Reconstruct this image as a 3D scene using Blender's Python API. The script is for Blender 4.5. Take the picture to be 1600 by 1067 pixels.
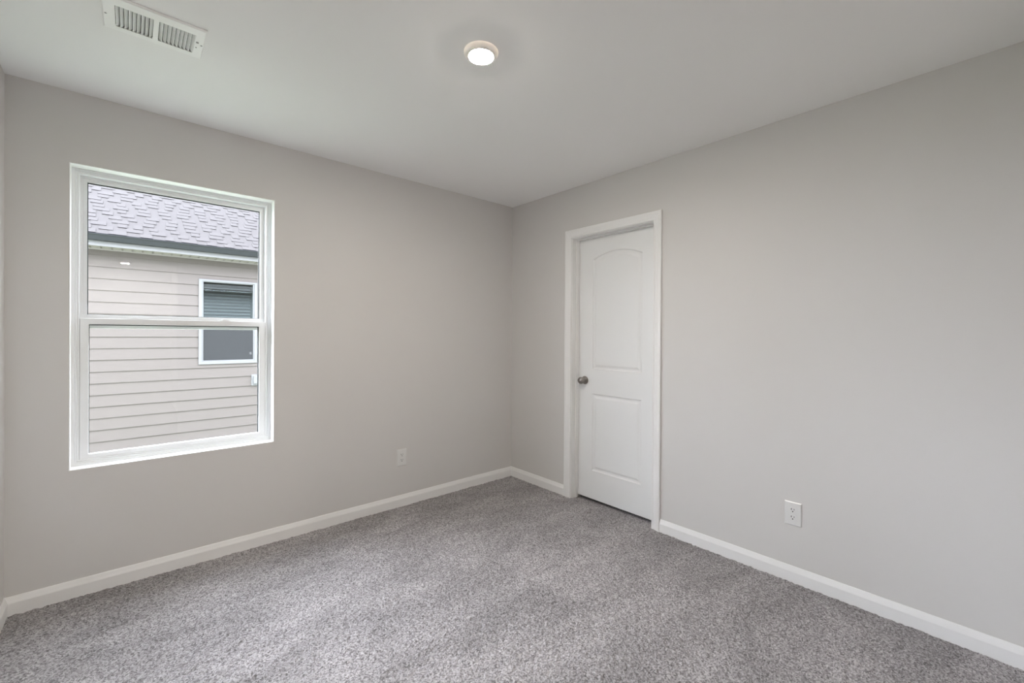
import bpy, bmesh, math, random
import numpy as np
from mathutils import Vector, Matrix

# ------------------------------------------------------------------ clear
for o in list(bpy.data.objects):
    bpy.data.objects.remove(o, do_unlink=True)
C = bpy.context.scene.collection
scene = bpy.context.scene
PI = math.pi

# ------------------------------------------------------------------ camera
YAW, PITCH, ROLL = 0.72167, -0.00445, 0.00655
cam_d = bpy.data.cameras.new('camera')
cam = bpy.data.objects.new('camera', cam_d)
C.objects.link(cam)
fw = Vector((math.sin(YAW) * math.cos(PITCH), math.cos(YAW) * math.cos(PITCH), math.sin(PITCH)))
rt = Vector((math.cos(YAW), -math.sin(YAW), 0))
up = rt.cross(fw)
r2 = rt * math.cos(ROLL) + up * math.sin(ROLL)
u2 = up * math.cos(ROLL) - rt * math.sin(ROLL)
M = Matrix((r2, u2, -fw)).transposed().to_4x4()
M.translation = Vector((-2.60612, -2.97029, 1.28567))
cam.matrix_world = M
cam_d.sensor_fit = 'HORIZONTAL'
cam_d.sensor_width = 36.0
cam_d.lens = 676.88 * 36.0 / 1600.0
cam_d.shift_x = -(800.85 - 800.0) / 1600.0
cam_d.shift_y = (525.27 - 533.5) / 1600.0
cam_d.clip_start = 0.02
cam_d.clip_end = 200
scene.camera = cam

# ------------------------------------------------------------------ sky
SKY = 15.0
GLOW = 39.0                              # sun behind thin cloud, high over the neighbouring roof
LAMP = 850.0
HALL = 1500.0
world = bpy.data.worlds.new('overcast_sky')
scene.world = world
world.use_nodes = True
nt = world.node_tree
nt.nodes.clear()
tc = nt.nodes.new('ShaderNodeTexCoord')
sx = nt.nodes.new('ShaderNodeSeparateXYZ')
rm = nt.nodes.new('ShaderNodeMapRange')          # overcast sky: three times brighter overhead than at the horizon
rm.inputs['From Min'].default_value = 0.0
rm.inputs['From Max'].default_value = 1.0
rm.inputs['To Min'].default_value = 0.45
rm.inputs['To Max'].default_value = 1.15
ml = nt.nodes.new('ShaderNodeMath'); ml.operation = 'MULTIPLY'; ml.inputs[1].default_value = SKY
bg = nt.nodes.new('ShaderNodeBackground')
bg.inputs['Color'].default_value = (0.88, 0.945, 1.075, 1)
wo = nt.nodes.new('ShaderNodeOutputWorld')
nt.links.new(tc.outputs['Generated'], sx.inputs[0])
nt.links.new(sx.outputs['Z'], rm.inputs['Value'])
nt.links.new(rm.outputs[0], ml.inputs[0])
dp = nt.nodes.new('ShaderNodeVectorMath'); dp.operation = 'DOT_PRODUCT'
dp.inputs[1].default_value = Vector((-0.58, 0.60, 0.54)).normalized()
mxz = nt.nodes.new('ShaderNodeMath'); mxz.operation = 'MAXIMUM'; mxz.inputs[1].default_value = 0.0
pw = nt.nodes.new('ShaderNodeMath'); pw.operation = 'POWER'; pw.inputs[1].default_value = 4.0
ma = nt.nodes.new('ShaderNodeMath'); ma.operation = 'MULTIPLY_ADD'; ma.inputs[1].default_value = GLOW
nt.links.new(tc.outputs['Generated'], dp.inputs[0])
nt.links.new(dp.outputs['Value'], mxz.inputs[0])
nt.links.new(mxz.outputs[0], pw.inputs[0])
nt.links.new(pw.outputs[0], ma.inputs[0])
nt.links.new(ml.outputs[0], ma.inputs[2])
nt.links.new(ma.outputs[0], bg.inputs['Strength'])
nt.links.new(bg.outputs[0], wo.inputs[0])

# ------------------------------------------------------------------ exposure
vs = scene.view_settings
scene.display_settings.display_device = 'sRGB'
vs.view_transform = 'Standard'
vs.look = 'None'
vs.exposure = 0.05
vs.gamma = 1.0
vs.use_curve_mapping = False
try:
    scene.cycles.max_bounces = 16
    scene.cycles.diffuse_bounces = 10
    scene.cycles.transparent_max_bounces = 16
except Exception:
    pass

# ------------------------------------------------------------------ materials
def mat(name, col, rough=0.5, metal=0.0, spec=0.5, bump=None, emit=None):
    m = bpy.data.materials.new(name)
    m.use_nodes = True
    b = m.node_tree.nodes['Principled BSDF']
    b.inputs['Base Color'].default_value = (*col, 1)
    b.inputs['Roughness'].default_value = rough
    b.inputs['Metallic'].default_value = metal
    b.inputs['Specular IOR Level'].default_value = spec
    if emit:
        b.inputs['Emission Color'].default_value = (*emit[0], 1)
        b.inputs['Emission Strength'].default_value = emit[1]
    if bump:
        sc, st, dist = bump
        n = m.node_tree
        t = n.nodes.new('ShaderNodeTexCoord')
        z = n.nodes.new('ShaderNodeTexNoise')
        z.inputs['Scale'].default_value = sc
        z.inputs['Detail'].default_value = 3
        bp = n.nodes.new('ShaderNodeBump')
        bp.inputs['Strength'].default_value = st
        bp.inputs['Distance'].default_value = dist
        n.links.new(t.outputs['Object'], z.inputs['Vector'])
        n.links.new(z.outputs['Fac'], bp.inputs['Height'])
        n.links.new(bp.outputs[0], b.inputs['Normal'])
    return m

def speckle(m, sc, lo, hi, detail=4):
    """mottled colour between lo and hi"""
    n = m.node_tree
    b = n.nodes['Principled BSDF']
    t = n.nodes.new('ShaderNodeTexCoord')
    z = n.nodes.new('ShaderNodeTexNoise')
    z.inputs['Scale'].default_value = sc
    z.inputs['Detail'].default_value = detail
    r = n.nodes.new('ShaderNodeValToRGB')
    r.color_ramp.elements[0].position = 0.35
    r.color_ramp.elements[1].position = 0.65
    r.color_ramp.elements[0].color = (*lo, 1)
    r.color_ramp.elements[1].color = (*hi, 1)
    n.links.new(t.outputs['Object'], z.inputs['Vector'])
    n.links.new(z.outputs['Fac'], r.inputs[0])
    n.links.new(r.outputs[0], b.inputs['Base Color'])
    return m

M_wall = mat('greige_wall_paint', (0.665, 0.652, 0.638), 0.55, spec=0.25, bump=(140, 0.06, 0.002))
M_ceil = mat('flat_ceiling_paint', (0.92, 0.92, 0.915), 0.9, spec=0.1, bump=(120, 0.05, 0.002))
M_trim = mat('white_semigloss_trim', (0.84, 0.84, 0.835), 0.35, spec=0.4)
M_door = mat('white_door_paint', (0.82, 0.83, 0.83), 0.42, spec=0.4, bump=(60, 0.03, 0.001))
M_vinyl = mat('white_vinyl', (0.82, 0.83, 0.835), 0.35, spec=0.45)
M_return = mat('white_window_return', (0.92, 0.92, 0.915), 0.5, spec=0.3)
M_spacer = mat('dark_glazing_spacer', (0.05, 0.055, 0.055), 0.5)
M_plate = mat('white_plastic', (0.74, 0.74, 0.73), 0.3, spec=0.5)
M_slot = mat('dark_slot', (0.02, 0.02, 0.02), 0.7)
M_grille = mat('white_enamelled_steel', (0.95, 0.955, 0.95), 0.4, spec=0.4)
M_screw = mat('grey_screw', (0.35, 0.35, 0.35), 0.4, 0.6)
M_duct = mat('dark_duct_metal', (0.06, 0.06, 0.06), 0.6)
M_nickel = mat('satin_nickel', (0.32, 0.30, 0.28), 0.28, 1.0)
M_ring = mat('white_light_trim', (0.78, 0.77, 0.75), 0.45)
def glow_through(m, w):
    n = m.node_tree
    b = n.nodes['Principled BSDF']; out = n.nodes['Material Output']
    tl = n.nodes.new('ShaderNodeBsdfTranslucent'); tl.inputs[0].default_value = (1, .9, .8, 1)
    mx = n.nodes.new('ShaderNodeMixShader'); mx.inputs[0].default_value = w
    n.links.new(b.outputs[0], mx.inputs[1]); n.links.new(tl.outputs[0], mx.inputs[2])
    n.links.new(mx.outputs[0], out.inputs[0])
glow_through(M_ring, 0.0026)                           # thin plastic ring lets a little lamp light through
M_lens = mat('lit_lens', (0.9, 0.88, 0.84), 0.4, emit=((1.0, 0.92, 0.82), LAMP))
M_lens2 = mat('lit_hall_lens', (0.9, 0.88, 0.84), 0.4, emit=((1.0, 0.92, 0.82), HALL))
M_added_closet = mat('added_closet_paint', (0.3, 0.3, 0.3), 0.9)
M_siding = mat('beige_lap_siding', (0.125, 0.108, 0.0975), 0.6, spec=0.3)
M_ownsiding = mat('own_house_siding', (0.08, 0.088, 0.09), 0.6, spec=0.3)
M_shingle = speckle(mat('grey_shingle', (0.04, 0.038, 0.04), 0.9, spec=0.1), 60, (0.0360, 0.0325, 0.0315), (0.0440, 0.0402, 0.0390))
M_ownshingle = mat('own_roof_shingle', (0.014, 0.014, 0.015), 0.9, spec=0.1, bump=(40, 0.3, 0.01))
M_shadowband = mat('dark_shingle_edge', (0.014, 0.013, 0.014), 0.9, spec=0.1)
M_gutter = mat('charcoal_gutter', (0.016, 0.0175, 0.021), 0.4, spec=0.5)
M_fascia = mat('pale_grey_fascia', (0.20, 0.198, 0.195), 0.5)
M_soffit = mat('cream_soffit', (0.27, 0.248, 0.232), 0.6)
M_hframe = mat('white_exterior_vinyl', (0.19, 0.19, 0.19), 0.45)
M_blind = mat('grey_green_blind', (0.05, 0.06, 0.06), 0.6)
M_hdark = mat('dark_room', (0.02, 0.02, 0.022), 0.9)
M_hscreen = mat('grey_fly_screen', (0.021, 0.022, 0.0235), 0.8, bump=(300, 0.1, 0.002))
M_grass = speckle(mat('lawn_grass', (0.06, 0.11, 0.03), 0.95, spec=0.1), 6, (0.17, 0.195, 0.13), (0.22, 0.24, 0.17))
M_sticker = mat('pale_sticker', (0.09, 0.09, 0.09), 0.6)

def glass_mat(name, refl, tint=(1, 1, 1)):
    m = bpy.data.materials.new(name)
    m.use_nodes = True
    n = m.node_tree
    n.nodes.clear()
    out = n.nodes.new('ShaderNodeOutputMaterial')
    tr = n.nodes.new('ShaderNodeBsdfTransparent'); tr.inputs[0].default_value = (*tint, 1)
    gl = n.nodes.new('ShaderNodeBsdfGlossy'); gl.inputs['Roughness'].default_value = 0.0
    gl.inputs['Color'].default_value = (0.92, 1.0, 0.98, 1)
    mx = n.nodes.new('ShaderNodeMixShader')
    lw = n.nodes.new('ShaderNodeLayerWeight'); lw.inputs['Blend'].default_value = 0.3
    mr = n.nodes.new('ShaderNodeMapRange')
    mr.inputs['To Min'].default_value = refl
    mr.inputs['To Max'].default_value = min(1, refl + 0.45)
    n.links.new(lw.outputs['Fresnel'], mr.inputs['Value'])
    n.links.new(mr.outputs[0], mx.inputs[0])
    n.links.new(tr.outputs[0], mx.inputs[1])
    n.links.new(gl.outputs[0], mx.inputs[2])
    n.links.new(mx.outputs[0], out.inputs[0])
    return m

M_glass = glass_mat('window_glass', 0.008)
M_hglass = glass_mat('neighbor_window_glass', 0.16)

def screen_mat():
    m = bpy.data.materials.new('insect_mesh')
    m.use_nodes = True
    n = m.node_tree
    n.nodes.clear()
    out = n.nodes.new('ShaderNodeOutputMaterial')
    tr = n.nodes.new('ShaderNodeBsdfTransparent')
    df = n.nodes.new('ShaderNodeBsdfDiffuse'); df.inputs[0].default_value = (0.03, 0.03, 0.03, 1)
    mx = n.nodes.new('ShaderNodeMixShader'); mx.inputs[0].default_value = 0.05
    n.links.new(tr.outputs[0], mx.inputs[1])
    n.links.new(df.outputs[0], mx.inputs[2])
    n.links.new(mx.outputs[0], out.inputs[0])
    return m
M_screen = screen_mat()

def carpet_mat():
    m = mat('grey_cut_pile', (0.3, 0.3, 0.3), 0.95, spec=0.08)
    n = m.node_tree
    b = n.nodes['Principled BSDF']
    b.inputs['Sheen Weight'].default_value = 0.15
    t = n.nodes.new('ShaderNodeTexCoord')
    vo = n.nodes.new('ShaderNodeTexVoronoi'); vo.inputs['Scale'].default_value = 190
    nz = n.nodes.new('ShaderNodeTexNoise'); nz.inputs['Scale'].default_value = 150; nz.inputs['Detail'].default_value = 3
    bw = n.nodes.new('ShaderNodeSeparateColor')
    ad = n.nodes.new('ShaderNodeMath'); ad.operation = 'MULTIPLY_ADD'
    ad.inputs[1].default_value = 0.55
    mu = n.nodes.new('ShaderNodeMath'); mu.operation = 'MULTIPLY'; mu.inputs[1].default_value = 0.45
    r = n.nodes.new('ShaderNodeValToRGB')
    e = r.color_ramp.elements
    e[0].position = 0.08; e[0].color = (0.052, 0.048, 0.048, 1)
    e[1].position = 0.85; e[1].color = (0.49, 0.470, 0.476, 1)
    k = e.new(0.42); k.color = (0.255, 0.242, 0.245, 1)
    # brushed nap: long soft patches
    mp = n.nodes.new('ShaderNodeMapping'); mp.inputs['Rotation'].default_value = (0, 0, math.radians(38))
    mp.inputs['Scale'].default_value = (1.3, 3.4, 1)
    n2 = n.nodes.new('ShaderNodeTexNoise'); n2.inputs['Scale'].default_value = 1.5; n2.inputs['Detail'].default_value = 5
    n2.inputs['Roughness'].default_value = 0.6; n2.inputs['Distortion'].default_value = 0.6
    r2_ = n.nodes.new('ShaderNodeMapRange')
    r2_.inputs['From Min'].default_value = 0.36; r2_.inputs['From Max'].default_value = 0.64
    r2_.inputs['To Min'].default_value = 0.84; r2_.inputs['To Max'].default_value = 1.18
    mm = n.nodes.new('ShaderNodeMix'); mm.data_type = 'RGBA'; mm.blend_type = 'MULTIPLY'; mm.inputs['Factor'].default_value = 1
    n.links.new(t.outputs['Object'], vo.inputs['Vector'])
    n.links.new(t.outputs['Object'], nz.inputs['Vector'])
    n.links.new(t.outputs['Object'], mp.inputs['Vector'])
    n.links.new(mp.outputs[0], n2.inputs['Vector'])
    n.links.new(vo.outputs['Color'], bw.inputs[0])
    n.links.new(nz.outputs['Fac'], mu.inputs[0])
    n.links.new(bw.outputs[0], ad.inputs[0])
    n.links.new(mu.outputs[0], ad.inputs[2])
    n.links.new(ad.outputs[0], r.inputs[0])
    n.links.new(n2.outputs['Fac'], r2_.inputs['Value'])
    n.links.new(r.outputs[0], mm.inputs['A'])
    n.links.new(r2_.outputs[0], mm.inputs['B'])
    n.links.new(mm.outputs['Result'], b.inputs['Base Color'])
    return m
M_carpet = carpet_mat()

# ------------------------------------------------------------------ mesh helpers
def bx(bm, x0, x1, y0, y1, z0, z1, mi=0):
    vs_ = [bm.verts.new((x, y, z)) for x in (x0, x1) for y in (y0, y1) for z in (z0, z1)]
    idx = [(0, 1, 3, 2), (4, 6, 7, 5), (0, 4, 5, 1), (2, 3, 7, 6), (0, 2, 6, 4), (1, 5, 7, 3)]
    fs = []
    for f in idx:
        q = bm.faces.new([vs_[i] for i in f]); q.material_index = mi
        fs.append(q)
    return fs

def lathe(bm, prof, n=48, axis='z', sign=1, at=(0, 0, 0), cap=True):
    """prof: list of (radius, height along the axis)"""
    rings = []
    for r, h in prof:
        ring = []
        for i in range(n):
            a = 2 * PI * i / n
            c, s = r * math.cos(a), r * math.sin(a)
            p = (c, s, h * sign) if axis == 'z' else ((h * sign, c, s) if axis == 'x' else (c, h * sign, s))
            ring.append(bm.verts.new((p[0] + at[0], p[1] + at[1], p[2] + at[2])))
        rings.append(ring)
    for a, b in zip(rings, rings[1:]):
        for i in range(n):
            f = bm.faces.new((a[i], a[(i + 1) % n], b[(i + 1) % n], b[i])); f.smooth = True
    if cap:
        bm.faces.new(rings[0]); bm.faces.new(rings[-1])

def extrude(bm, prof, place, a, b, closed=True, mi=0):
    """prof: list of 2D points; place(u, v, s) gives the 3D point at length s"""
    A = [bm.verts.new(place(u, v, a(u, v) if callable(a) else a)) for u, v in prof]
    B = [bm.verts.new(place(u, v, b(u, v) if callable(b) else b)) for u, v in prof]
    n = len(prof)
    for i in range(n if closed else n - 1):
        j = (i + 1) % n
        f = bm.faces.new((A[i], A[j], B[j], B[i])); f.material_index = mi
    if closed:
        bm.faces.new(A).material_index = mi
        bm.faces.new(list(reversed(B))).material_index = mi

def ring_frame(bm, x0, x1, z0, z1, wl, wr, wb, wt, y0, y1):
    """rectangular frame in the xz plane, depth y0..y1, member widths left right bottom top; mitred single mesh"""
    O = [(x0, z0), (x1, z0), (x1, z1), (x0, z1)]
    I = [(x0 + wl, z0 + wb), (x1 - wr, z0 + wb), (x1 - wr, z1 - wt), (x0 + wl, z1 - wt)]
    v = {}
    for nme, loop in (('O', O), ('I', I)):
        for k, y in enumerate((y0, y1)):
            v[nme, k] = [bm.verts.new((x, y, z)) for x, z in loop]
    for i in range(4):
        j = (i + 1) % 4
        bm.faces.new((v['O', 0][i], v['O', 0][j], v['I', 0][j], v['I', 0][i]))
        bm.faces.new((v['O', 1][j], v['O', 1][i], v['I', 1][i], v['I', 1][j]))
        bm.faces.new((v['O', 0][j], v['O', 0][i], v['O', 1][i], v['O', 1][j]))
        bm.faces.new((v['I', 0][i], v['I', 0][j], v['I', 1][j], v['I', 1][i]))

def obj(name, bm, m, parent=None, bevel=0, smooth=False, recalc=True):
    if recalc:
        bmesh.ops.recalc_face_normals(bm, faces=bm.faces)
    me = bpy.data.meshes.new(name)
    bm.to_mesh(me); bm.free()
    for k in (m if isinstance(m, (list, tuple)) else [m]):
        me.materials.append(k)
    o = bpy.data.objects.new(name, me)
    C.objects.link(o)
    if parent:
        o.parent = parent
    if bevel:
        b = o.modifiers.new('bevel', 'BEVEL'); b.width = bevel; b.segments = 3
        b.limit_method = 'ANGLE'; b.angle_limit = math.radians(40)
    if smooth:
        for p in me.polygons:
            p.use_smooth = True
    return o

def struct(o):
    o['kind'] = 'structure'
    return o

def tag(o, label, cat, group=None):
    o['label'] = label; o['category'] = cat
    if group:
        o['group'] = group
    return o

def empty(name, loc=(0, 0, 0), rotz=0):
    o = bpy.data.objects.new(name, None)
    o.empty_display_size = 0.1
    o.location = loc; o.rotation_euler = (0, 0, rotz)
    C.objects.link(o)
    return o

# ------------------------------------------------------------------ dimensions
W, D, H = 3.035, 3.09, 2.44              # room: x -W..0, y -D..0
WX0, WX1, WZ0, WZ1 = -2.832, -1.945, 0.613, 2.099     # window opening
VX0, VX1, VY0, VY1 = -2.662, -2.416, -0.910, -0.752   # hole for the ceiling vent
DJ0, DJ1, DZ = -0.717, -1.4226, 2.0415                # door jamb faces and head
HX0, HX1, HY = -3.30, -2.05, -7.0                     # hall beyond the doorway behind the camera

# ------------------------------------------------------------------ room shell
bm = bmesh.new()
bx(bm, -3.5, 1.0, HY - .15, 0.14, -0.30, -0.012)
struct(obj('floor', bm, M_carpet))

bm = bmesh.new()
for a in ((-3.45, VX0, HY - .15, .14), (VX1, 1.0, HY - .15, .14), (VX0, VX1, HY - .15, VY0), (VX0, VX1, VY1, .14)):
    bx(bm, *a, H, H + .06)
struct(obj('ceiling', bm, M_ceil))

bm = bmesh.new()
bx(bm, -W - .15, WX0, 0, .14, -.012, H)
bx(bm, WX1, .117, 0, .14, -.012, H)
bx(bm, WX0, WX1, 0, .14, -.012, WZ0)
bx(bm, WX0, WX1, 0, .14, WZ1, H)
struct(obj('wall_back', bm, M_wall))

RO0, RO1, ROZ = DJ0 + .018, DJ1 - .018, DZ + .018
bm = bmesh.new()
bx(bm, 0, .117, RO0, 0, -.012, H)
bx(bm, 0, .117, -D - .117, RO1, -.012, H)
bx(bm, 0, .117, RO1, RO0, ROZ, H)
struct(obj('wall_right', bm, M_wall))

bm = bmesh.new()
bx(bm, -W - .15, -W, -D - .117, 0, -.012, H)
struct(obj('wall_left', bm, M_wall))

bm = bmesh.new()
bx(bm, -W, -3.0, -D - .117, -D, -.012, H)
bx(bm, -2.2, 0, -D - .117, -D, -.012, H)
bx(bm, -3.0, -2.2, -D - .117, -D, 2.06, H)
struct(obj('wall_front', bm, M_wall))

bm = bmesh.new()
bx(bm, HX0 - .12, HX0, HY, -D - .117, -.012, H)
struct(obj('wall_hall_left', bm, M_wall))
bm = bmesh.new()
bx(bm, HX1, HX1 + .12, HY, -D - .117, -.012, H)
struct(obj('wall_hall_right', bm, M_wall))
bm = bmesh.new()
bx(bm, HX0 - .12, HX1 + .12, HY - .12, HY, -.012, H)
struct(obj('wall_hall_end', bm, M_wall))

bm = bmesh.new()                                       # unseen closet added behind the closed door to keep daylight from leaking in
bx(bm, .85, .95, -2.2, .0, -.012, H)
bx(bm, .117, .85, -.1, .0, -.012, H)
bx(bm, .117, .85, -2.2, -2.1, -.012, H)
struct(obj('wall_added_closet', bm, M_added_closet))

# ------------------------------------------------------------------ carpet
def build_carpet():
    step = 0.0042
    nx, ny = int(W / step), int(D / step)
    rng = np.random.default_rng(5)
    def blur(a, k):
        for _ in range(k):
            a = (a + np.roll(a, 1, 0) + np.roll(a, -1, 0)) / 3
            a = (a + np.roll(a, 1, 1) + np.roll(a, -1, 1)) / 3
        return a / a.std()
    h = 0.0011 * blur(rng.standard_normal((ny, nx)), 1)
    h += 0.0008 * rng.standard_normal((ny, nx))
    h += 0.0007 * blur(rng.standard_normal((ny, nx)), 4)
    h += 0.0006 * blur(rng.standard_normal((ny, nx)), 30)
    xs = np.linspace(-W, 0, nx); ys = np.linspace(-D, 0, ny)
    X, Y = np.meshgrid(xs, ys)
    jx = rng.uniform(-.3, .3, X.shape) * step; jy = rng.uniform(-.3, .3, X.shape) * step
    jx[:, 0] = jx[:, -1] = 0; jy[0] = jy[-1] = 0
    co = np.stack([X + jx, Y + jy, np.clip(h, -.006, .006) - .001], -1).reshape(-1, 3).astype(np.float32)
    i = np.arange(nx * ny).reshape(ny, nx)
    q = np.stack([i[:-1, :-1], i[:-1, 1:], i[1:, 1:], i[1:, :-1]], -1).reshape(-1)
    me = bpy.data.meshes.new('carpet')
    nf = len(q) // 4
    me.vertices.add(nx * ny); me.vertices.foreach_set('co', co.ravel())
    me.loops.add(len(q)); me.loops.foreach_set('vertex_index', q.astype(np.int32))
    me.polygons.add(nf); me.polygons.foreach_set('loop_start', (np.arange(nf) * 4).astype(np.int32))
    me.polygons.foreach_set('use_smooth', np.ones(nf, dtype=bool))
    me.update(calc_edges=True)
    me.materials.append(M_carpet)
    o = bpy.data.objects.new('carpet', me)
    C.objects.link(o)
    o['kind'] = 'stuff'
    tag(o, 'speckled grey cut-pile carpet covering the whole floor', 'carpet')
build_carpet()

# ------------------------------------------------------------------ baseboards
BB = [(0, -.010), (.0125, -.010), (.0125, .054), (.0115, .0575), (.0085, .066), (.0055, .076), (.004, .0805), (.0025, .082), (0, .082)]
bm = bmesh.new()
extrude(bm, BB, lambda t, z, s: (s, -t, z), lambda t, z: -W + t, lambda t, z: -t)
struct(obj('baseboard_back', bm, M_trim))
bm = bmesh.new()
extrude(bm, BB, lambda t, z, s: (-W + t, s, z), lambda t, z: -D, lambda t, z: -t)
struct(obj('baseboard_left', bm, M_trim))
CW = .060
C0, C1, CZ = DJ0 + .004, DJ1 - .004, DZ + .004         # inner edges of the casing
bm = bmesh.new()
extrude(bm, BB, lambda t, z, s: (-t, s, z), lambda t, z: C0 + CW + .0005, lambda t, z: -t)
struct(obj('baseboard_right', bm, M_trim))
bm = bmesh.new()
extrude(bm, BB, lambda t, z, s: (-t, s, z), -D, lambda t, z: C1 - CW - .0005)
struct(obj('baseboard_right.001', bm, M_trim))

# ------------------------------------------------------------------ door
door = struct(empty('door_1', (.0, (DJ0 + DJ1) / 2, 0)))
OY = (DJ0 + DJ1) / 2
def dl(o):                                            # children are modelled in world space, shift them under the Empty
    o.location = (0, -OY, 0)
    return o
# casing: profile swept round the opening with mitres; (distance outward from the inner edge, thickness)
CP = [(0, 0), (0, .0085), (.004, .0105), (.009, .0105), (.011, .0085), (.016, .0095), (.024, .0125), (.036, .0150), (.040, .0165), (.056, .0170), (.060, .0150), (.060, 0)]
bm = bmesh.new()
rows = []
for d_, t in CP:
    rows.append([bm.verts.new(p) for p in ((-t, C0 + d_, -.006), (-t, C0 + d_, CZ + d_), (-t, C1 - d_, CZ + d_), (-t, C1 - d_, -.006))])
for a, b in zip(rows, rows[1:]):
    for i in range(3):
        bm.faces.new((a[i], a[i + 1], b[i + 1], b[i]))
bm.faces.new([r_[0] for r_ in rows]); bm.faces.new([r_[3] for r_ in rows])
dl(obj('casing', bm, M_trim, door))
bm = bmesh.new()
bx(bm, 0, .117, DJ0, RO0, -.010, ROZ)
bx(bm, 0, .117, RO1, DJ1, -.010, ROZ)
bx(bm, 0, .117, DJ1, DJ0, DZ, ROZ)
dl(obj('jamb', bm, M_trim, door))
bm = bmesh.new()
bx(bm, .044, .078, DJ0 - .010, DJ0, -.010, DZ)
bx(bm, .044, .078, DJ1, DJ1 + .010, -.010, DZ)
bx(bm, .044, .078, DJ1 + .010, DJ0 - .010, DZ - .010, DZ)
dl(obj('door_stop', bm, M_trim, door, bevel=.002))

# leaf with two moulded panels, the upper one arch-topped
LX, LT = .080, .035
L0, L1, LZ0, LZ1 = DJ0 - .003, DJ1 + .003, .014, DZ - .003
PC, PH = -1.0745, .2150                               # panel centre and half width
def rect_loop(inset, z0, z1, rise):
    h = PH - inset
    z0 += inset; z1 -= inset
    pts = [(PC + h, z0), (PC - h, z0)]
    n = 24
    for i in range(n + 1):
        u = -1 + 2 * i / n
        zz = z1 + rise * (1 - u * u)
        pts.append((PC + u * h, zz))
    return pts
STEPS = [(0, 0), (.0025, .0035), (.006, .0065), (.013, .0075), (.019, .0072), (.029, .0036), (.034, .0020), (.036, .0018)]
bm = bmesh.new()
outer = [bm.verts.new((LX, y, z)) for y, z in ((L0, LZ0), (L1, LZ0), (L1, LZ1), (L0, LZ1))]
edges = [bm.edges.new((outer[i], outer[(i + 1) % 4])) for i in range(4)]
for z0, z1, rise in ((.234, .829, 0.0), (1.020, 1.868, .048)):
    prev = None
    for s, dpt in STEPS:
        loop = [bm.verts.new((LX + dpt, y, z)) for y, z in rect_loop(s, z0, z1, rise)]
        n = len(loop)
        if prev is None:
            edges += [bm.edges.new((loop[i], loop[(i + 1) % n])) for i in range(n)]
        else:
            for i in range(n):
                bm.faces.new((prev[i], prev[(i + 1) % n], loop[(i + 1) % n], loop[i]))
        prev = loop
    bm.faces.new(prev)
bmesh.ops.triangle_fill(bm, use_beauty=True, use_dissolve=False, edges=edges)
back = [bm.verts.new((LX + LT, y, z)) for y, z in ((L0, LZ0), (L1, LZ0), (L1, LZ1), (L0, LZ1))]
for i in range(4):
    bm.faces.new((outer[i], back[i], back[(i + 1) % 4], outer[(i + 1) % 4]))
bm.faces.new(back)
leaf = dl(obj('door_leaf', bm, M_door, door))

bm = bmesh.new()
KY, KZ = -.7850, .9285
lathe(bm, [(.0325, 0), (.0325, .003), (.0300, .007), (.0240, .0095), (.0150, .011), (.0118, .014), (.0112, .022), (.0135, .026),
           (.0200, .030), (.0252, .036), (.0275, .044), (.0272, .052), (.0240, .060), (.0170, .0645), (.0080, .066), (.001, .0663)],
      40, 'x', -1, (LX, KY, KZ))
kn = obj('knob', bm, M_nickel, leaf)
kn['label'] = 'satin nickel round knob'

# ------------------------------------------------------------------ window of the room
win = struct(empty('window_1', ((WX0 + WX1) / 2, .07, WZ0)))
def wl(o, parent=None):
    if o.parent is win:
        o.location = (-(WX0 + WX1) / 2, -.07, -WZ0)
    return o
e_ = .0005
bm = bmesh.new()                                      # painted return of the opening
ring_frame(bm, WX0 + e_, WX1 - e_, WZ0 + e_, WZ1 - e_, .003, .003, .003, .003, .0003, .071)
wl(obj('window_return', bm, M_return, win))
bm = bmesh.new()
ring_frame(bm, WX0 + .003, WX1 - .003, WZ0 + .003, WZ1 - .003, .012, .012, .012, .009, .070, .155)
ring_frame(bm, WX0 + .015, WX1 - .015, WZ0 + .015, WZ1 - .012, .0075, .0075, .009, .0075, .074, .155)
ring_frame(bm, WX0 + .0225, WX1 - .0225, WZ0 + .024, WZ1 - .0195, .0085, .0105, .0075, .0085, .079, .155)
wl(obj('window_frame', bm, M_vinyl, win, bevel=.0012))
bm = bmesh.new()                                      # upper sash, the outer one
UX0, UX1 = WX0 + .031, WX1 - .033
ring_frame(bm, UX0, UX1, 1.302, 2.073, .009, .009, .070, .012, .112, .150)
ring_frame(bm, UX0 + .009, UX1 - .009, 1.330, 2.061, .016, .016, .042, .016, .117, .146)
us = wl(obj('upper_sash', bm, M_vinyl, win, bevel=.001))
GU = (UX0 + .0245, UX1 - .0245, 1.3715, 2.0455)
bm = bmesh.new()
ring_frame(bm, GU[0], GU[1], GU[2], GU[3], .004, .006, .003, .006, .1265, .1335)
obj('glazing_spacer', bm, M_spacer, us)
bm = bmesh.new()
bx(bm, GU[0] - .004, GU[1] + .004, .1295, .1297, GU[2] - .004, GU[3] + .004)
obj('glass_pane', bm, M_glass, us)
bm = bmesh.new()                                      # lower sash, the inner one
LSX0, LSX1 = WX0 + .0315, WX1 - .0315
ring_frame(bm, LSX0, LSX1, .641, 1.353, .033, .035, .0255, .0305, .084, .110)
ls = wl(obj('lower_sash', bm, M_vinyl, win, bevel=.0025))
GL = (LSX0 + .033, LSX1 - .035, .6665, 1.3225)
bm = bmesh.new()
ring_frame(bm, GL[0] - .001, GL[1] + .001, GL[2] - .001, GL[3] + .001, .003, .0065, .0015, .006, .0965, .1035)
obj('glazing_spacer', bm, M_spacer, ls)
bm = bmesh.new()
bx(bm, GL[0] - .004, GL[1] + .004, .0999, .1001, GL[2] - .004, GL[3] + .004)
obj('glass_pane', bm, M_glass, ls)
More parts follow.
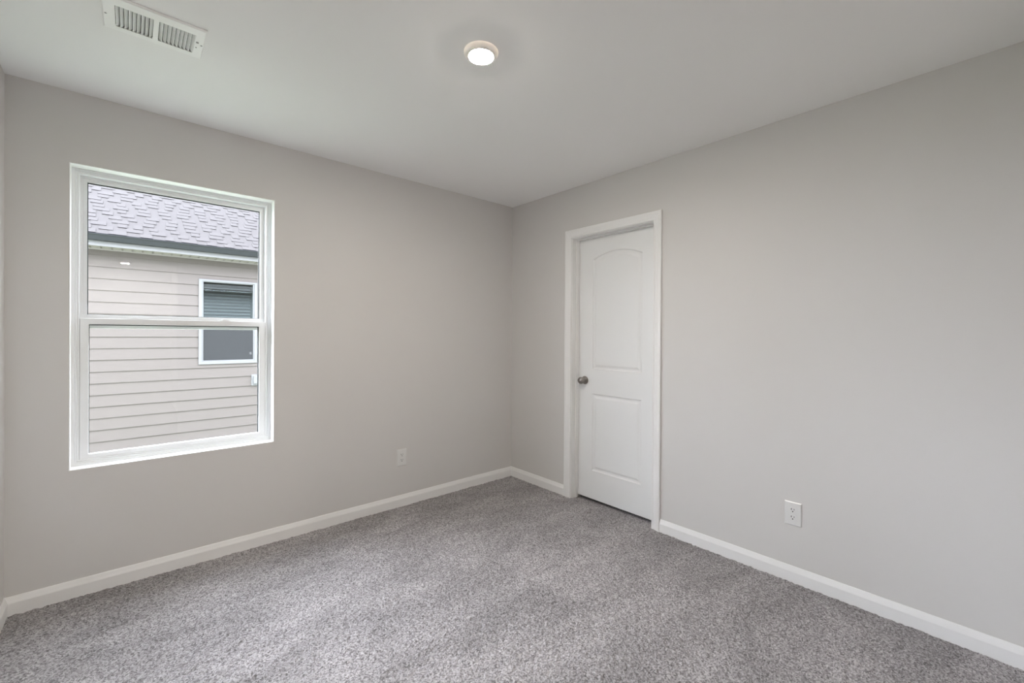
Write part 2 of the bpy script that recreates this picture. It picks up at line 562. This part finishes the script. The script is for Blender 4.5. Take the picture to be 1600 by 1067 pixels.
for lx in (-2.589, -2.191):
    bm = bmesh.new()
    pr = [(-.026, 0), (.026, 0), (.022, .004), (.012, .006), (.008, .011), (-.008, .011), (-.012, .006), (-.022, .004)]
    extrude(bm, pr, lambda u, v, s: (lx + u, s, 1.353 + v), .088, .108)
    obj('sash_lock', bm, M_vinyl, ls, bevel=.001)
bm = bmesh.new()
ring_frame(bm, WX0 + .03, WX1 - .03, .640, 1.330, .010, .010, .010, .010, .1500, .1545)
sc = wl(obj('insect_screen', bm, M_vinyl, win))
bm = bmesh.new()
bx(bm, WX0 + .038, WX1 - .038, .1520, .1522, .648, 1.322)
obj('screen_mesh', bm, M_screen, sc)

# ------------------------------------------------------------------ ceiling vent
vent = tag(empty('ceiling_vent', (-2.5385, -.8365, H)), 'white rectangular slotted vent grille on the ceiling above the window', 'vent')
def vl(o):
    o.location = (2.5385, .8365, -H)
    return o
bm = bmesh.new()
zf = H - .009
ox0, ox1, oy0, oy1 = -2.6875, -2.3890, -.9455, -.7280
sx0, sx1, sx2, sx3, sy0, sy1 = -2.6525, -2.5465, -2.5300, -2.4200, -.8985, -.7615
# sloping rim
lo = [(ox0 + .004, oy0 + .004), (ox1 - .004, oy0 + .004), (ox1 - .004, oy1 - .004), (ox0 + .004, oy1 - .004)]
hi = [(ox0, oy0), (ox1, oy0), (ox1, oy1), (ox0, oy1)]
vh = [bm.verts.new((x, y, H - .0004)) for x, y in hi]
vm = [bm.verts.new((x, y, H - .005)) for x, y in hi]
vl_ = [bm.verts.new((x, y, zf)) for x, y in lo]
for i in range(4):
    j = (i + 1) % 4
    bm.faces.new((vh[i], vh[j], vm[j], vm[i])); bm.faces.new((vm[i], vm[j], vl_[j], vl_[i]))
X0, X1, Y0, Y1 = lo[0][0], lo[1][0], lo[0][1], lo[2][1]
for a in ((X0, sx0, Y0, Y1), (sx3, X1, Y0, Y1), (sx0, sx3, Y0, sy0), (sx0, sx3, sy1, Y1), (sx1, sx2, sy0, sy1)):
    bx(bm, *a, zf, zf + .0015)
vl(obj('grille_frame', bm, M_grille, vent))
for bank, (a, b, s) in enumerate(((sx0, sx1, 1), (sx2, sx3, -1))):
    for k in range(9):
        cx_ = a + (b - a) * (k + .5) / 9
        bm = bmesh.new()
        hw, tt = .0045, .0006
        # slanted blade: lower edge leans outward
        p = [(cx_ - s * hw, zf + .0005), (cx_ - s * hw + .0012, zf + .0005), (cx_ + s * hw + .0012, zf + .0095), (cx_ + s * hw, zf + .0095)]
        extrude(bm, p, lambda u, v, q: (u, q, v), sy0 - .001, sy1 + .001)
        vl(obj('louver', bm, M_grille, vent))
bm = bmesh.new()
bx(bm, VX0 - .0, VX1 + .0, VY0 - .0, VY1 + .0, H + .0595, H + .062)
for a in ((VX0 + .0005, VX0 + .002, VY0, VY1), (VX1 - .002, VX1 - .0005, VY0, VY1), (VX0 + .0005, VX1 - .0005, VY0 + .0005, VY0 + .002), (VX0 + .0005, VX1 - .0005, VY1 - .002, VY1 - .0005)):
    bx(bm, *a, H + .002, H + .060)
vl(obj('duct_boot', bm, M_duct, vent))
for x, y in ((-2.6779, -.8273), (-2.3985, -.838)):
    bm = bmesh.new()
    lathe(bm, [(.0035, 0), (.0034, .001), (.0022, .0018)], 16, 'z', -1, (x, y, zf))
    vl(obj('screw', bm, M_screw, vent))
bm = bmesh.new()
lathe(bm, [(.0024, 0), (.0024, .0007)], 12, 'z', -1, (-2.4130, -.8120, zf))
vl(obj('lever_hole', bm, M_slot, vent))
bm = bmesh.new()
bx(bm, -2.4165, -2.4085, -.856, -.852, zf - .004, zf)
vl(obj('damper_lever', bm, M_screw, vent))

# ------------------------------------------------------------------ ceiling light
def ceiling_light(loc, label, lens_mat):
    t = tag(empty('ceiling_light', loc), label, 'light')
    bm = bmesh.new()
    lathe(bm, [(.0700, -.0010), (.0700, .0040), (.0690, .0075), (.0655, .0125), (.0590, .0180), (.0535, .0205), (.0512, .0205), (.0508, .0180)], 64, 'z', -1, cap=False)
    obj('trim_ring', bm, M_ring, t)
    bm = bmesh.new()
    lathe(bm, [(.0508, .0175), (.0506, .0204), (.0495, .0213), (.0400, .0232), (.0200, .0246), (.0005, .0251)], 64, 'z', -1, cap=False)
    obj('lens', bm, lens_mat, t)
    return t
ceiling_light((-1.533, -1.545, H), 'round white flush ceiling light, switched on, in the middle of the room ceiling', M_lens)
ceiling_light((-2.690, -6.420, H), 'lit hall ceiling light seen only as a small reflection in the upper window glass', M_lens2)

# ------------------------------------------------------------------ wall outlets
def outlet(loc, rotz, label):
    t = tag(empty('wall_outlet', loc, rotz), label, 'outlet', 'white duplex outlets low on the walls')
    w, h = .0390, .0615
    bm = bmesh.new()
    a = [bm.verts.new((x, -.0002, z)) for x, z in ((-w, -h), (w, -h), (w, h), (-w, h))]
    b = [bm.verts.new((x, -.0025, z)) for x, z in ((-w, -h), (w, -h), (w, h), (-w, h))]
    i = .0045
    c = [bm.verts.new((x, -.0058, z)) for x, z in ((-w + i, -h + i), (w - i, -h + i), (w - i, h - i), (-w + i, h - i))]
    for p, q in ((a, b), (b, c)):
        for k in range(4):
            bm.faces.new((p[k], p[(k + 1) % 4], q[(k + 1) % 4], q[k]))
    bm.faces.new(c); bm.faces.new(a)
    obj('face_plate', bm, M_plate, t)
    for cz in (.0195, -.0195):
        bm = bmesh.new()
        pts = []
        for k in range(40):
            an = 2 * PI * k / 40
            pts.append((.0172 * math.cos(an), max(-.0142, min(.0142, .0172 * math.sin(an)))))
        extrude(bm, pts, lambda u, v, s: (u, s, cz + v), -.0055, -.0078)
        r = obj('receptacle', bm, M_plate, t)
        bm = bmesh.new()
        bx(bm, -.0078, -.0050, -.0082, -.0060, cz + .0000, cz + .0090)
        bx(bm, .0052, .0076, -.0082, -.0060, cz + .0010, cz + .0080)
        lathe(bm, [(.0030, .0060), (.0030, .0082)], 16, 'y', -1, (0, 0, cz - .0070))
        obj('slots', bm, M_slot, r)
    bm = bmesh.new()
    lathe(bm, [(.0030, .0056), (.0029, .0064), (.0018, .0069)], 16, 'y', -1)
    obj('screw', bm, M_plate, t)
    return t
outlet((-1.0890, 0, .3620), 0, 'white duplex outlet low on the window wall, right of the window')
outlet((0, -2.2445, .3560), -PI / 2, 'white duplex outlet low on the right wall, beyond the door')

# ------------------------------------------------------------------ outside: ground, own outer wall and roof
GZ = -1.0
bm = bmesh.new()
bx(bm, -40, 40, .17, 40, GZ - .2, GZ)
struct(obj('ground', bm, M_grass))

def courses(bm, x0, x1, yf, sgn, zlist, exp, holes=()):
    """lap siding: every course leans out at its lower edge; sgn -1 faces -y"""
    for z in zlist:
        segs = [(x0, x1)]
        for hx0, hx1, hz0, hz1 in holes:
            if z + exp > hz0 + .002 and z < hz1 - .002:
                segs = [s for a, b in segs for s in ((a, hx0), (hx1, b)) if s[1] > s[0]]
        for a, b in segs:
            P = [(yf, z), (yf + sgn * .016, z), (yf + sgn * .016, z + .004), (yf + sgn * .003, z + exp), (yf, z + exp)]
            extrude(bm, P, lambda u, v, s: (s, u, v), a, b)

def shingle_roof(bm, x0, x1, eave_y, eave_z, sgn, pitch, rows, seed, expo=.143):
    rnd = random.Random(seed)
    cs, sn = math.cos(pitch), math.sin(pitch)
    def P(s, n, x):
        return (x, eave_y + sgn * (s * cs - n * sn), eave_z + s * sn + n * cs)
    def slab(s0, s1, n0, n1, xa, xb, lift=0):
        c = [bm.verts.new(P(s, n, x)) for x in (xa, xb) for s, n in ((s0, n0), (s0, n1), (s1, n1 + lift), (s1, n0))]
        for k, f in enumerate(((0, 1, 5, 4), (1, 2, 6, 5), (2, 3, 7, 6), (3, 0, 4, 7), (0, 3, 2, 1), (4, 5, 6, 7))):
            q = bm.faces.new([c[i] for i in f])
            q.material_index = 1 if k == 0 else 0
    slab(0, rows * expo, -.03, -.006, x0, x1)
    for r in range(rows):
        slab(r * expo, (r + 1) * expo, -.006, .000, x0, x1)
        x = x0 + rnd.uniform(0, .2)
        while x < x1 - .4:
            w = rnd.uniform(.10, .21)
            slab(r * expo - .004, (r + 1) * expo + .01, -.001, .0085 + rnd.uniform(-.001, .001), x, x + w, -.006)
            x += w + rnd.uniform(.07, .17)

bm = bmesh.new()                                       # own house outside (mirrored in the neighbour's window)
EXW = .1016
zl = [GZ + .25 + EXW * k for k in range(34)]
courses(bm, -6, 3, .14, 1, [z for z in zl if z + EXW < 2.55], EXW, ((WX0 - .02, WX1 + .02, WZ0 - .02, WZ1 + .02),))
bx(bm, -6, -3.45, .02, .14, GZ, 2.5); bx(bm, 1.0, 3, .02, .14, GZ, 2.5)
struct(obj('wall_exterior', bm, M_ownsiding))
bm = bmesh.new()
bx(bm, -6, 3, .14, .50, 2.505, 2.53)
bx(bm, -6, 3, .48, .50, 2.53, 2.69)
struct(obj('trim_1', bm, mat('own_eave_paint', (0.04, 0.04, 0.04), 0.6)))
bm = bmesh.new()
shingle_roof(bm, -6, 3, .55, 2.69, -1, math.radians(33.7), 32, 11)
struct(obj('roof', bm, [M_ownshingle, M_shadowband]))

# ------------------------------------------------------------------ neighbouring house
YN = 6.15
house = tag(empty('neighboring_house', (-1.3, YN, GZ)), 'beige lap-sided house with grey shingle roof seen outside through the window', 'house')
def hl(o):
    if o.parent is house:
        o.location = (1.3, -YN, -GZ)
    return o
NX0, NX1, NZ0, NZ1 = -1.742, -.868, .732, 2.199
hole = (NX0 + .004, NX1 - .004, NZ0 + .004, NZ1 - .004)
EXP = .178
HLX = -5.4                                             # left end of the house
bm = bmesh.new()
zk = [1.2065 + EXP * k for k in range(-13, 8)]
courses(bm, HLX, 7, YN, -1, zk, EXP, (hole,))
for a, b, c, d in ((HLX, hole[0], GZ, 2.66), (hole[1], 7, GZ, 2.66), (hole[0], hole[1], GZ, hole[2]), (hole[0], hole[1], hole[3], 2.66)):
    bx(bm, a, b, YN, YN + .15, c, d)
# planks cut by the window head and sill
for z, a, b in [(z, max(z, hole[3]), z + EXP) for z in zk if z < hole[3] < z + EXP] + [(z, z, min(z + EXP, hole[2])) for z in zk if z < hole[2] < z + EXP]:
    q = lambda zz: -.016 + .013 * (zz - z) / EXP
    P = [(YN, a), (YN + q(a), a), (YN + q(b), b), (YN, b)]
    extrude(bm, P, lambda u, v, s: (s, u, v), hole[0], hole[1])
bx(bm, HLX, HLX + .15, YN + .15, 13.0, GZ, 2.66)
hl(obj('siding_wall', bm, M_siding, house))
bm = bmesh.new()
shingle_roof(bm, HLX - .3, 7, 5.80, 2.730, 1, math.radians(33.7), 34, 3)
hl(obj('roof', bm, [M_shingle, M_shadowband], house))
bm = bmesh.new()
GP = [(5.845, 2.700), (5.748, 2.700), (5.745, 2.714), (5.735, 2.714), (5.735, 2.704), (5.748, 2.690), (5.762, 2.655), (5.775, 2.625), (5.845, 2.620)]
extrude(bm, GP, lambda u, v, s: (s, u, v), HLX - .3, 7)
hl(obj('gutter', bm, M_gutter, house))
bm = bmesh.new()
bx(bm, HLX - .3, 7, 5.846, 5.866, 2.550, 2.720)
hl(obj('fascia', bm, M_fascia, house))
bm = bmesh.new()
k = HLX - .3
while k < 7:
    bx(bm, k, k + .098, 5.867, YN - .003, 2.552, 2.562)
    k += .12
bx(bm, HLX - .3, 7, 5.867, YN - .003, 2.562, 2.570)
bx(bm, HLX, 7, YN - .030, YN - .017, 2.530, 2.552)
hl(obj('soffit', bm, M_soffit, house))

bm = bmesh.new()
ring_frame(bm, NX0, NX1, NZ0, NZ1, .045, .045, .045, .030, YN - .030, YN + .06)
ring_frame(bm, NX0 + .045, NX1 - .045, NZ0 + .045, NZ1 - .030, .020, .018, .020, .014, YN - .018, YN + .05)
bx(bm, NX0 + .065, NX1 - .063, YN - .020, YN + .04, 1.405, 1.455)
nw = hl(obj('window', bm, M_hframe, house, bevel=.003))
bm = bmesh.new()
bx(bm, NX0 + .06, NX1 - .06, YN + .010, YN + .012, 1.45, NZ1 - .04)
obj('glass_pane', bm, M_hglass, nw)
bm = bmesh.new()
ring_frame(bm, NX0 + .062, NX1 - .060, NZ0 + .062, 1.410, .008, .008, .008, .008, YN - .014, YN - .006)
bx(bm, NX0 + .066, NX1 - .066, YN - .010, YN - .008, NZ0 + .066, 1.408)
obj('insect_screen', bm, M_hscreen, nw)
bm = bmesh.new()
bx(bm, -.987, -.952, YN - .0125, YN - .0110, .885, .930)
obj('sticker', bm, M_sticker, nw)
bm = bmesh.new()
zb = 2.11
while zb > 1.44:
    P = [(YN + .045, zb), (YN + .093, zb + .022), (YN + .093, zb + .0245), (YN + .045, zb + .0025)]
    extrude(bm, P, lambda u, v, s: (s, u, v), NX0 + .085, NX1 - .095)
    zb -= .056
obj('blind', bm, M_blind, nw)
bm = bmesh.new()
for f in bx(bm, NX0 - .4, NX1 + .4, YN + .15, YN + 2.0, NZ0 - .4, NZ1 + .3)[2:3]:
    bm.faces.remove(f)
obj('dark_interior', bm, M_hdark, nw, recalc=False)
bm = bmesh.new()
bx(bm, -.955, -.800, YN - .030, YN - .010, .315, .520)
ob = hl(obj('outlet_cover', bm, M_hframe, house, bevel=.004))
bm = bmesh.new()
bx(bm, -.925, -.820, YN - .075, YN - .031, .350, .495)
obj('cover_lid', bm, M_hframe, ob, bevel=.008)
